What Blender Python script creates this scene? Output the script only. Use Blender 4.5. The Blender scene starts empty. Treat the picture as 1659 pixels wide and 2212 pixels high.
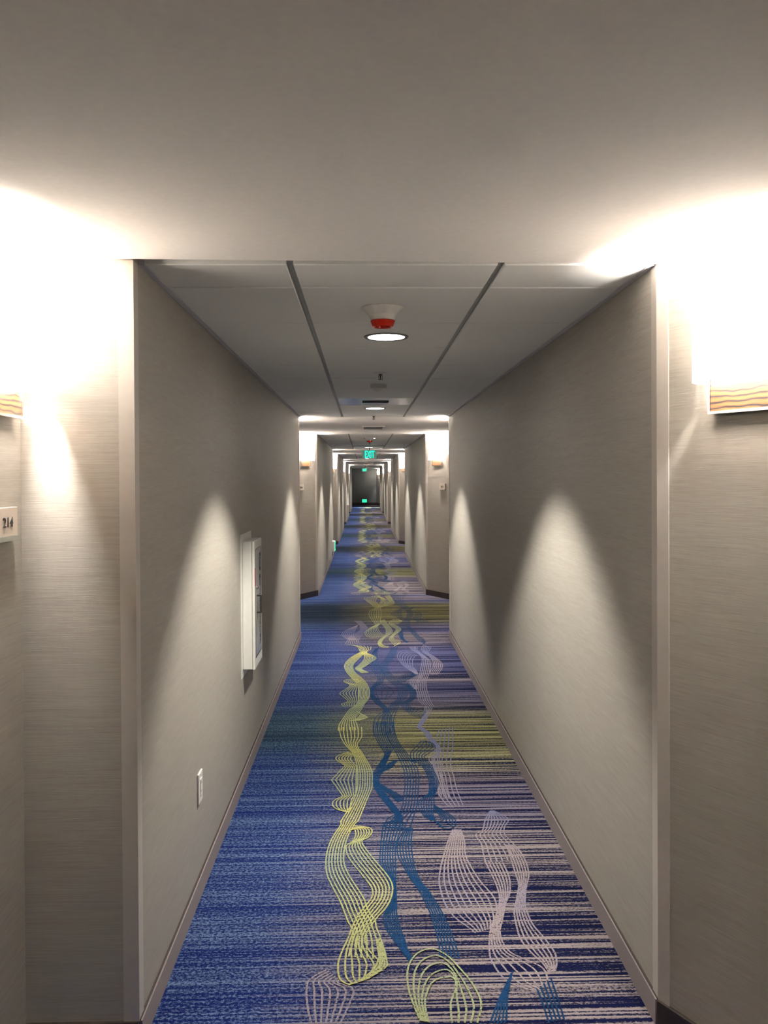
import bpy, bmesh, math
from mathutils import Matrix, Vector

# ------------------------------------------------------------------ camera, world, exposure
scene = bpy.context.scene
C = scene.collection
CAM_H = 1.59
YAW, PITCH, ROLL = 0.024244, 0.0095, -0.0055
FOCAL_PX, SHIFT_PX = 1790.0, -54.93

def setup_camera():
    f = Vector((math.sin(YAW) * math.cos(PITCH), math.cos(YAW) * math.cos(PITCH), -math.sin(PITCH)))
    r = Vector((math.cos(YAW), -math.sin(YAW), 0.0))
    u = r.cross(f)
    r2 = r * math.cos(ROLL) + u * math.sin(ROLL)
    u2 = u * math.cos(ROLL) - r * math.sin(ROLL)
    cam = bpy.data.cameras.new('camera')
    ob = bpy.data.objects.new('camera', cam)
    C.objects.link(ob)
    m = Matrix((r2, u2, -f)).transposed().to_4x4()
    m.translation = (0, 0, CAM_H)
    ob.matrix_world = m
    cam.sensor_fit = 'VERTICAL'
    cam.sensor_height = 24.0
    cam.lens = 24.0 * FOCAL_PX / 2212.0
    cam.shift_y = SHIFT_PX / 2212.0
    cam.clip_start = 0.02
    cam.clip_end = 200
    scene.camera = ob
setup_camera()

world = bpy.data.worlds.new('world')
scene.world = world
world.use_nodes = True
world.node_tree.nodes['Background'].inputs[0].default_value = (0.5, 0.5, 0.5, 1)
world.node_tree.nodes['Background'].inputs[1].default_value = 0.0
scene.view_settings.view_transform = 'Standard'
scene.view_settings.look = 'None'
scene.view_settings.gamma = 1.0
scene.view_settings.use_curve_mapping = False
scene.view_settings.exposure = 2.82
scene.cycles.use_denoising = True
scene.cycles.use_adaptive_sampling = True
scene.cycles.adaptive_threshold = 0.12
scene.cycles.max_bounces = 6
scene.cycles.diffuse_bounces = 5
scene.cycles.sample_clamp_indirect = 6.0

SCONCE_W, SCONCE_COL = 13.0, (1.0, 0.94, 0.875)
SHADE_E = 1.7
DOWN_W, DOWN_COL = 47.0, (1.0, 0.96, 0.86)

# ------------------------------------------------------------------ measures (metres)
CEIL = 2.204
XL, XR = -0.640, 0.848
PITCH_Y = 8.95
NSEC = 5
SEC = [(2.36 + PITCH_Y * k, 8.22 + PITCH_Y * k) for k in range(NSEC)]
DEPTH, HALF = 0.90, 1.545           # door recess: depth of the V and half its length
DX, DY = DEPTH / math.hypot(DEPTH, HALF), HALF / math.hypot(DEPTH, HALF)
XC = (XL + XR) / 2
BASE_H = 0.075
Y_BACK, Y_END = -3.5, 49.4
ORD = ['nearest', 'second', 'third', 'fourth', 'fifth']

# ------------------------------------------------------------------ helpers
def srgb(r, g, b):
    def f(c):
        c /= 255.0
        return c / 12.92 if c <= 0.04045 else ((c + 0.055) / 1.055) ** 2.4
    return (f(r), f(g), f(b), 1.0)

def link(o, parent=None):
    C.objects.link(o)
    if parent is not None:
        o.parent = parent
    return o

def obj(name, bm, material, parent=None, smooth=False):
    if isinstance(bm, bpy.types.Mesh):
        me = bm
    else:
        bmesh.ops.recalc_face_normals(bm, faces=bm.faces[:])
        me = bpy.data.meshes.new(name)
        bm.to_mesh(me)
        bm.free()
        me.materials.append(material)
        if smooth:
            for p in me.polygons:
                p.use_smooth = True
            try:
                me.set_sharp_from_angle(angle=math.radians(35))
            except Exception:
                pass
    return link(bpy.data.objects.new(name, me), parent)

def struct(name, bm, material, label=None):
    o = obj(name, bm, material)
    o['kind'] = 'structure'
    if label:
        o['label'] = label
    return o

def thing(name, label, cat, loc=(0, 0, 0), rotz=0.0, group=None):
    o = bpy.data.objects.new(name, None)
    C.objects.link(o)
    o.empty_display_size = 0.05
    o.location = loc
    o.rotation_euler = (0, 0, rotz)
    o['label'] = label
    o['category'] = cat
    if group:
        o['group'] = group
    return o

def dup(root, loc, rotz, label, group=None):
    r = root.copy()
    C.objects.link(r)
    r.location = loc
    r.rotation_euler = (0, 0, rotz)
    r['label'] = label
    if group:
        r['group'] = group
    for ch in list(root.children):
        c = ch.copy()
        C.objects.link(c)
        c.parent = r
        for g in ch.children:
            d = g.copy()
            C.objects.link(d)
            d.parent = c
    return r

def box(bm, x0, x1, y0, y1, z0, z1, bev=0.0):
    vs = [bm.verts.new(p) for p in ((x0, y0, z0), (x1, y0, z0), (x1, y1, z0), (x0, y1, z0),
                                    (x0, y0, z1), (x1, y0, z1), (x1, y1, z1), (x0, y1, z1))]
    fs = [bm.faces.new([vs[i] for i in f]) for f in
          ((0, 3, 2, 1), (4, 5, 6, 7), (0, 1, 5, 4), (1, 2, 6, 5), (2, 3, 7, 6), (3, 0, 4, 7))]
    if bev > 0:
        es = set(e for f in fs for e in f.edges)
        bmesh.ops.bevel(bm, geom=list(es), offset=bev, segments=2, affect='EDGES', profile=0.5)
    return bm

def prism(bm, pts, z0, z1):
    b = [bm.verts.new((x, y, z0)) for x, y in pts]
    t = [bm.verts.new((x, y, z1)) for x, y in pts]
    n = len(pts)
    bm.faces.new(b[::-1])
    bm.faces.new(t)
    for i in range(n):
        j = (i + 1) % n
        bm.faces.new((b[i], b[j], t[j], t[i]))
    return bm

def bar(bm, p0, p1, nrm, t0, t1, z0, z1):
    """A strip along p0-p1 in plan, from t0 to t1 off the wall along nrm."""
    n = Vector(nrm)
    a, b = Vector(p0), Vector(p1)
    return prism(bm, [tuple(a + n * t0), tuple(b + n * t0), tuple(b + n * t1), tuple(a + n * t1)], z0, z1)

def lathe(bm, prof, n=32, cx=0.0, cy=0.0, cap0=True, cap1=True):
    rings = []
    for r, z in prof:
        rings.append([bm.verts.new((cx + r * math.cos(2 * math.pi * i / n), cy + r * math.sin(2 * math.pi * i / n), z))
                      for i in range(n)])
    for a, b in zip(rings, rings[1:]):
        for i in range(n):
            j = (i + 1) % n
            bm.faces.new((a[i], a[j], b[j], b[i]))
    if cap0:
        bm.faces.new(rings[0][::-1])
    if cap1:
        bm.faces.new(rings[-1])
    return bm

def text_bm(s, height, width, depth=0.002):
    """Flat lettering, centred, standing in the local XZ plane and facing -Y."""
    cu = bpy.data.curves.new('lettering', 'FONT')
    cu.body = s
    cu.size = 1.0
    cu.align_x = 'CENTER'
    cu.extrude = 0.5
    cu.resolution_u = 3
    o = bpy.data.objects.new('lettering_tmp', cu)
    C.objects.link(o)
    dg = bpy.context.evaluated_depsgraph_get()
    me = bpy.data.meshes.new_from_object(o.evaluated_get(dg))
    bpy.data.objects.remove(o)
    bpy.data.curves.remove(cu)
    bm = bmesh.new()
    bm.from_mesh(me)
    bpy.data.meshes.remove(me)
    xs = [v.co.x for v in bm.verts]
    ys = [v.co.y for v in bm.verts]
    zs = [v.co.z for v in bm.verts]
    sx = width / (max(xs) - min(xs))
    sy = height / (max(ys) - min(ys))
    sz = depth / max(1e-6, max(zs) - min(zs))
    mx, my, mz = (max(xs) + min(xs)) / 2, (max(ys) + min(ys)) / 2, (max(zs) + min(zs)) / 2
    for v in bm.verts:
        x, y, z = (v.co.x - mx) * sx, (v.co.y - my) * sy, (v.co.z - mz) * sz
        v.co = (x, -z, y)
    return bm

def rot_to(nx, ny):
    """rotation about Z that turns local +Y into (nx, ny)"""
    return math.atan2(ny, nx) - math.pi / 2

# ------------------------------------------------------------------ materials
def nodes_of(m):
    m.use_nodes = True
    nt = m.node_tree
    return nt, nt.nodes, nt.links

def new_node(nt, kind, **kw):
    n = nt.nodes.new(kind)
    for k, v in kw.items():
        setattr(n, k, v)
    return n

def mapped(nt, scale, coord='Object'):
    tc = new_node(nt, 'ShaderNodeTexCoord')
    mp = new_node(nt, 'ShaderNodeMapping')
    mp.inputs['Scale'].default_value = scale
    nt.links.new(tc.outputs[coord], mp.inputs['Vector'])
    return mp.outputs['Vector']

def noise(nt, vec, scale=1.0, detail=2.0, rough=0.5):
    n = new_node(nt, 'ShaderNodeTexNoise')
    n.inputs['Scale'].default_value = scale
    n.inputs['Detail'].default_value = detail
    n.inputs['Roughness'].default_value = rough
    nt.links.new(vec, n.inputs['Vector'])
    return n.outputs['Fac']

def ramp(nt, fac, stops, interp='LINEAR'):
    r = new_node(nt, 'ShaderNodeValToRGB')
    cr = r.color_ramp
    cr.interpolation = interp
    while len(cr.elements) < len(stops):
        cr.elements.new(0.5)
    for e, (p, col) in zip(cr.elements, stops):
        e.position = p
        e.color = col
    nt.links.new(fac, r.inputs['Fac'])
    return r.outputs['Color']

def mixc(nt, fac, a, b):
    m = new_node(nt, 'ShaderNodeMix', data_type='RGBA')
    for sock, v in ((m.inputs['Factor'], fac), (m.inputs['A'], a), (m.inputs['B'], b)):
        pass
    s = {i.identifier: i for i in m.inputs}
    for key, v in (('Factor_Float', fac), ('A_Color', a), ('B_Color', b)):
        if isinstance(v, (int, float)):
            s[key].default_value = v
        elif isinstance(v, tuple):
            s[key].default_value = v
        else:
            nt.links.new(v, s[key])
    return [o for o in m.outputs if o.identifier == 'Result_Color'][0]

def mathn(nt, op, a, b=None):
    m = new_node(nt, 'ShaderNodeMath', operation=op)
    for i, v in enumerate((a, b)):
        if v is None:
            continue
        if isinstance(v, (int, float)):
            m.inputs[i].default_value = v
        else:
            nt.links.new(v, m.inputs[i])
    return m.outputs[0]

def bump(nt, height, strength, dist=0.002):
    b = new_node(nt, 'ShaderNodeBump')
    b.inputs['Strength'].default_value = strength
    b.inputs['Distance'].default_value = dist
    nt.links.new(height, b.inputs['Height'])
    return b.outputs['Normal']

def plain(name, col, rough=0.6, metal=0.0, var=0.06, nscale=40.0, bumpy=0.0, emit=None, estr=0.0, spec=None):
    m = bpy.data.materials.new(name)
    nt, nd, lk = nodes_of(m)
    p = nd['Principled BSDF']
    p.inputs['Roughness'].default_value = rough
    p.inputs['Metallic'].default_value = metal
    if spec is not None:
        p.inputs['Specular IOR Level'].default_value = spec
    vec = mapped(nt, (nscale,) * 3)
    n = noise(nt, vec, 1.0, 3.0)
    lo = tuple(max(0, c * (1 - var)) for c in col[:3]) + (1,)
    hi = tuple(min(1, c * (1 + var)) for c in col[:3]) + (1,)
    lk.new(ramp(nt, n, [(0.3, lo), (0.7, hi)]), p.inputs['Base Color'])
    if bumpy:
        lk.new(bump(nt, n, bumpy), p.inputs['Normal'])
    if emit:
        p.inputs['Emission Color'].default_value = emit
        p.inputs['Emission Strength'].default_value = estr
    return m

def wallpaper():
    m = bpy.data.materials.new('grasscloth_wallpaper')
    nt, nd, lk = nodes_of(m)
    p = nd['Principled BSDF']
    p.inputs['Roughness'].default_value = 0.55
    p.inputs['Specular IOR Level'].default_value = 0.35
    fine = noise(nt, mapped(nt, (11, 11, 420)), 1.0, 3.0, 0.6)
    broad = noise(nt, mapped(nt, (3, 3, 70)), 1.0, 2.0, 0.5)
    f = mathn(nt, 'ADD', mathn(nt, 'MULTIPLY', fine, 0.72), mathn(nt, 'MULTIPLY', broad, 0.28))
    col = ramp(nt, f, [(0.25, srgb(139, 132, 123)), (0.5, srgb(153, 147, 138)), (0.75, srgb(163, 158, 149))])
    lk.new(col, p.inputs['Base Color'])
    lk.new(bump(nt, fine, 0.25, 0.0015), p.inputs['Normal'])
    return m

def carpet():
    def dye(r, g, b, k=0.56):
        c = srgb(r, g, b)
        return (c[0] * k, c[1] * k, c[2] * k, 1.0)
    m = bpy.data.materials.new('patterned_carpet')
    nt, nd, lk = nodes_of(m)
    p = nd['Principled BSDF']
    p.inputs['Roughness'].default_value = 0.95
    p.inputs['Specular IOR Level'].default_value = 0.1
    tc = new_node(nt, 'ShaderNodeTexCoord')
    sep = new_node(nt, 'ShaderNodeSeparateXYZ')
    lk.new(tc.outputs['Object'], sep.inputs[0])
    X, Y = sep.outputs['X'], sep.outputs['Y']
    u = mathn(nt, 'FRACT', mathn(nt, 'DIVIDE', mathn(nt, 'SUBTRACT', Y, 2.36 - PITCH_Y), PITCH_Y))
    def at(y):
        return (y - 2.36) / PITCH_Y
    navy, dolive = dye(14, 22, 72, 0.45), dye(34, 40, 56, 0.5)
    tan, mauve, olive, cream = dye(184, 170, 170, 0.46), dye(152, 142, 160, 0.5), dye(172, 166, 116), dye(204, 196, 154)
    violet = dye(112, 112, 158)
    # colour of the pale yarn on the right-hand side along the repeat
    pale = ramp(nt, u, [(at(2.4), tan), (at(3.65), tan), (at(3.9), mauve), (at(4.25), mauve), (at(4.4), tan),
                        (at(4.6), cream), (at(4.9), olive), (at(5.5), olive), (at(5.8), mauve), (at(6.3), violet),
                        (at(6.6), tan), (at(6.8), violet), (at(7.7), violet), (at(8.15), tan), (at(8.4), tan),
                        (at(8.6), violet), (at(9.0), mauve), (at(9.35), olive), (at(10.4), olive), (at(10.75), violet),
                        (at(11.0), tan), (at(11.25), violet)])
    dark = ramp(nt, u, [(at(2.4), navy), (at(4.5), navy), (at(5.0), dolive), (at(5.5), dolive), (at(5.9), navy),
                        (at(8.6), navy), (at(9.4), dolive), (at(10.3), dolive), (at(10.8), navy)])
    ldark = ramp(nt, u, [(at(2.4), dye(12, 34, 110, 0.52)), (at(4.7), dye(12, 34, 108, 0.52)), (at(5.1), dye(22, 44, 78, 0.5)), (at(5.5), dye(22, 44, 78, 0.5)),
                         (at(5.9), dye(12, 34, 108, 0.52)), (at(8.6), dye(16, 36, 104, 0.5)), (at(9.4), dye(24, 44, 82, 0.5)),
                         (at(10.3), dye(24, 44, 80, 0.5)), (at(10.8), dye(16, 36, 108, 0.5))])
    llight = ramp(nt, u, [(at(2.4), dye(124, 146, 184)), (at(4.6), dye(114, 142, 180)), (at(5.1), dye(96, 128, 138)), (at(5.6), dye(96, 130, 150)),
                          (at(6.0), dye(108, 134, 182)), (at(8.6), dye(106, 128, 178)), (at(9.4), dye(92, 112, 128)),
                          (at(10.3), dye(88, 108, 122)), (at(10.8), dye(108, 134, 180))])
    def vec3(sx, sy):
        c = new_node(nt, 'ShaderNodeCombineXYZ')
        lk.new(mathn(nt, 'MULTIPLY', X, sx), c.inputs[0])
        lk.new(mathn(nt, 'MULTIPLY', Y, sy), c.inputs[1])
        return c.outputs[0]
    stripe = noise(nt, vec3(0.7, 84.0), 1.0, 2.0, 0.5)
    wide = noise(nt, vec3(0.5, 11.0), 1.0, 2.0, 0.5)
    speck = noise(nt, vec3(92.0, 118.0), 1.0, 3.0, 0.85)
    tuft = noise(nt, vec3(55.0, 110.0), 1.0, 2.0, 0.6)
    # crisp stripes on the right
    s = mathn(nt, 'ADD', stripe, mathn(nt, 'MULTIPLY', mathn(nt, 'SUBTRACT', wide, 0.5), 0.26))
    s = mathn(nt, 'ADD', s, mathn(nt, 'MULTIPLY', mathn(nt, 'SUBTRACT', speck, 0.5), 0.5))
    sr = ramp(nt, s, [(0.465, (0, 0, 0, 1)), (0.565, (1, 1, 1, 1))])
    right = mixc(nt, sr, dark, pale)
    # heathered blue on the left
    def dev(a, k):
        return mathn(nt, 'MULTIPLY', mathn(nt, 'SUBTRACT', a, 0.5), k)
    q = mathn(nt, 'ADD', mathn(nt, 'ADD', dev(speck, 2.1), dev(tuft, 0.5)), mathn(nt, 'ADD', dev(stripe, 0.8), dev(wide, 0.42)))
    q = mathn(nt, 'ADD', q, 0.5)
    ql = ramp(nt, q, [(0.45, (0, 0, 0, 1)), (0.60, (0.42, 0.42, 0.42, 1)), (0.78, (1, 1, 1, 1))])
    left = mixc(nt, ql, ldark, llight)
    # soft, ragged change from left to right
    e = mathn(nt, 'ADD', X, mathn(nt, 'MULTIPLY', mathn(nt, 'SUBTRACT', stripe, 0.5), 0.5))
    side = ramp(nt, mathn(nt, 'MULTIPLY', mathn(nt, 'ADD', e, 0.34), 1.9), [(0.0, (0, 0, 0, 1)), (1.0, (1, 1, 1, 1))])
    lk.new(mixc(nt, side, left, right), p.inputs['Base Color'])
    lk.new(bump(nt, speck, 0.5, 0.003), p.inputs['Normal'])
    return m

def yarn(name, a, b, c, k=0.66):
    """printed ribbon colour with tufted speckle"""
    a, b, c = [(v[0] * k, v[1] * k, v[2] * k, 1.0) for v in (a, b, c)]
    m = bpy.data.materials.new(name)
    nt, nd, lk = nodes_of(m)
    p = nd['Principled BSDF']
    p.inputs['Roughness'].default_value = 0.95
    p.inputs['Specular IOR Level'].default_value = 0.1
    big = noise(nt, mapped(nt, (1.4, 1.1, 1)), 1.0, 1.0)
    fine = noise(nt, mapped(nt, (160, 200, 1)), 1.0, 2.0, 0.7)
    col = ramp(nt, big, [(0.40, a), (0.60, b)])
    lk.new(mixc(nt, ramp(nt, fine, [(0.36, (0.6, 0.6, 0.6, 1)), (0.52, (0, 0, 0, 1))]), col, c), p.inputs['Base Color'])
    gap = noise(nt, mapped(nt, (120, 130, 1)), 1.0, 2.0, 0.7)
    lk.new(ramp(nt, gap, [(0.38, (0, 0, 0, 1)), (0.42, (1, 1, 1, 1))]), p.inputs['Alpha'])
    return m

def wood_lines():
    m = bpy.data.materials.new('wavy_grain_wood')
    nt, nd, lk = nodes_of(m)
    p = nd['Principled BSDF']
    p.inputs['Roughness'].default_value = 0.35
    w = new_node(nt, 'ShaderNodeTexWave', wave_type='BANDS', bands_direction='Z')
    w.inputs['Scale'].default_value = 22.0
    w.inputs['Distortion'].default_value = 5.0
    w.inputs['Detail'].default_value = 1.5
    w.inputs['Detail Scale'].default_value = 0.7
    lk.new(mapped(nt, (0.9, 0.9, 1.0)), w.inputs['Vector'])
    lk.new(ramp(nt, w.outputs['Fac'], [(0.0, srgb(40, 34, 40)), (0.13, srgb(52, 42, 42)), (0.24, srgb(98, 64, 36)), (1.0, srgb(116, 78, 46))]),
           p.inputs['Base Color'])
    return m

def emissive(name, col, strength, base=(0.8, 0.8, 0.8, 1)):
    m = plain(name, base, 0.5, var=0.01, emit=col, estr=strength)
    return m

M = {}
M['wall'] = wallpaper()
M['carpet'] = carpet()
M['yellow'] = yarn('yellow_yarn', srgb(216, 210, 130), srgb(178, 190, 148), srgb(120, 128, 110), 0.58)
M['blue'] = yarn('teal_blue_yarn', srgb(22, 66, 112), srgb(32, 82, 132), srgb(14, 30, 72), 0.58)
M['lilac'] = yarn('lilac_yarn', srgb(186, 170, 172), srgb(136, 140, 182), srgb(90, 90, 120), 0.54)
M['soffit'] = plain('painted_drywall', srgb(240, 235, 229), 0.85, var=0.02, nscale=60, bumpy=0.04)
M['tile'] = plain('ceiling_tile_board', srgb(228, 227, 223), 0.9, var=0.04, nscale=260, bumpy=0.15)
M['tee'] = plain('grey_tee_metal', srgb(150, 150, 148), 0.5, var=0.03)
M['angle'] = plain('grey_wall_angle', srgb(196, 194, 200), 0.5, var=0.03)
M['guard'] = plain('corner_guard_vinyl', srgb(172, 165, 157), 0.45, var=0.02)
M['felt'] = plain('grey_carpet_base', srgb(128, 117, 118), 0.95, var=0.14, nscale=350, bumpy=0.3)
M['darkgap'] = plain('dark_cap_line', srgb(52, 42, 38), 0.7)
M['darkwood'] = plain('dark_brown_base', srgb(42, 32, 26), 0.5, var=0.15, nscale=30)
M['door'] = plain('dark_wood_door', srgb(84, 58, 40), 0.45, var=0.2, nscale=18)
M['frame'] = plain('taupe_door_frame', srgb(120, 108, 98), 0.5)
M['chrome'] = plain('brushed_nickel', (0.78, 0.77, 0.75, 1), 0.25, 1.0, var=0.03)
M['wood'] = wood_lines()
M['endwall'] = plain('slate_grey_wall', srgb(112, 114, 114), 0.7, var=0.05, nscale=60)
M['shade'] = emissive('glowing_white_shade', (1.0, 0.925, 0.83, 1), SHADE_E)
M['white'] = plain('white_plastic', srgb(214, 210, 204), 0.4, var=0.02)
M['whitemetal'] = plain('white_enamel', srgb(206, 204, 198), 0.35, var=0.02)
M['red'] = plain('red_lens', srgb(196, 40, 22), 0.15, var=0.05)
M['lens'] = emissive('downlight_lens', (1.0, 0.97, 0.95, 1), 6.0)
M['trimgrey'] = plain('grey_trim_ring', srgb(120, 120, 118), 0.4)
M['alu'] = plain('polished_aluminium', (0.86, 0.86, 0.88, 1), 0.22, 1.0, var=0.05, nscale=8)
M['black'] = plain('dark_slot', srgb(26, 26, 28), 0.6)
M['darkgrey'] = plain('dark_grey_metal', srgb(66, 66, 66), 0.35, 0.6)
M['signface'] = plain('taupe_sign_plate', srgb(176, 162, 148), 0.4, var=0.02)
M['signlip'] = plain('grey_sign_rail', srgb(138, 138, 128), 0.4, var=0.02)
M['ink'] = plain('black_lettering', srgb(30, 27, 25), 0.6)
M['exitpanel'] = emissive('pale_green_edge_lit_panel', (0.25, 0.75, 0.5, 1), 0.03, srgb(150, 190, 165))
M['exitletters'] = emissive('glowing_green_letters', (0.0, 1.0, 0.68, 1), 0.30, srgb(20, 160, 110))
M['exitgreen'] = emissive('glowing_green_face', (0.04, 1.0, 0.45, 1), 0.2, srgb(60, 190, 120))
M['exitdark'] = emissive('deep_green_letters', (0.0, 0.75, 0.42, 1), 0.1, srgb(10, 120, 80))
M['glass'] = plain('smoked_window_panel', srgb(150, 150, 146), 0.15, var=0.02)

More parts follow.
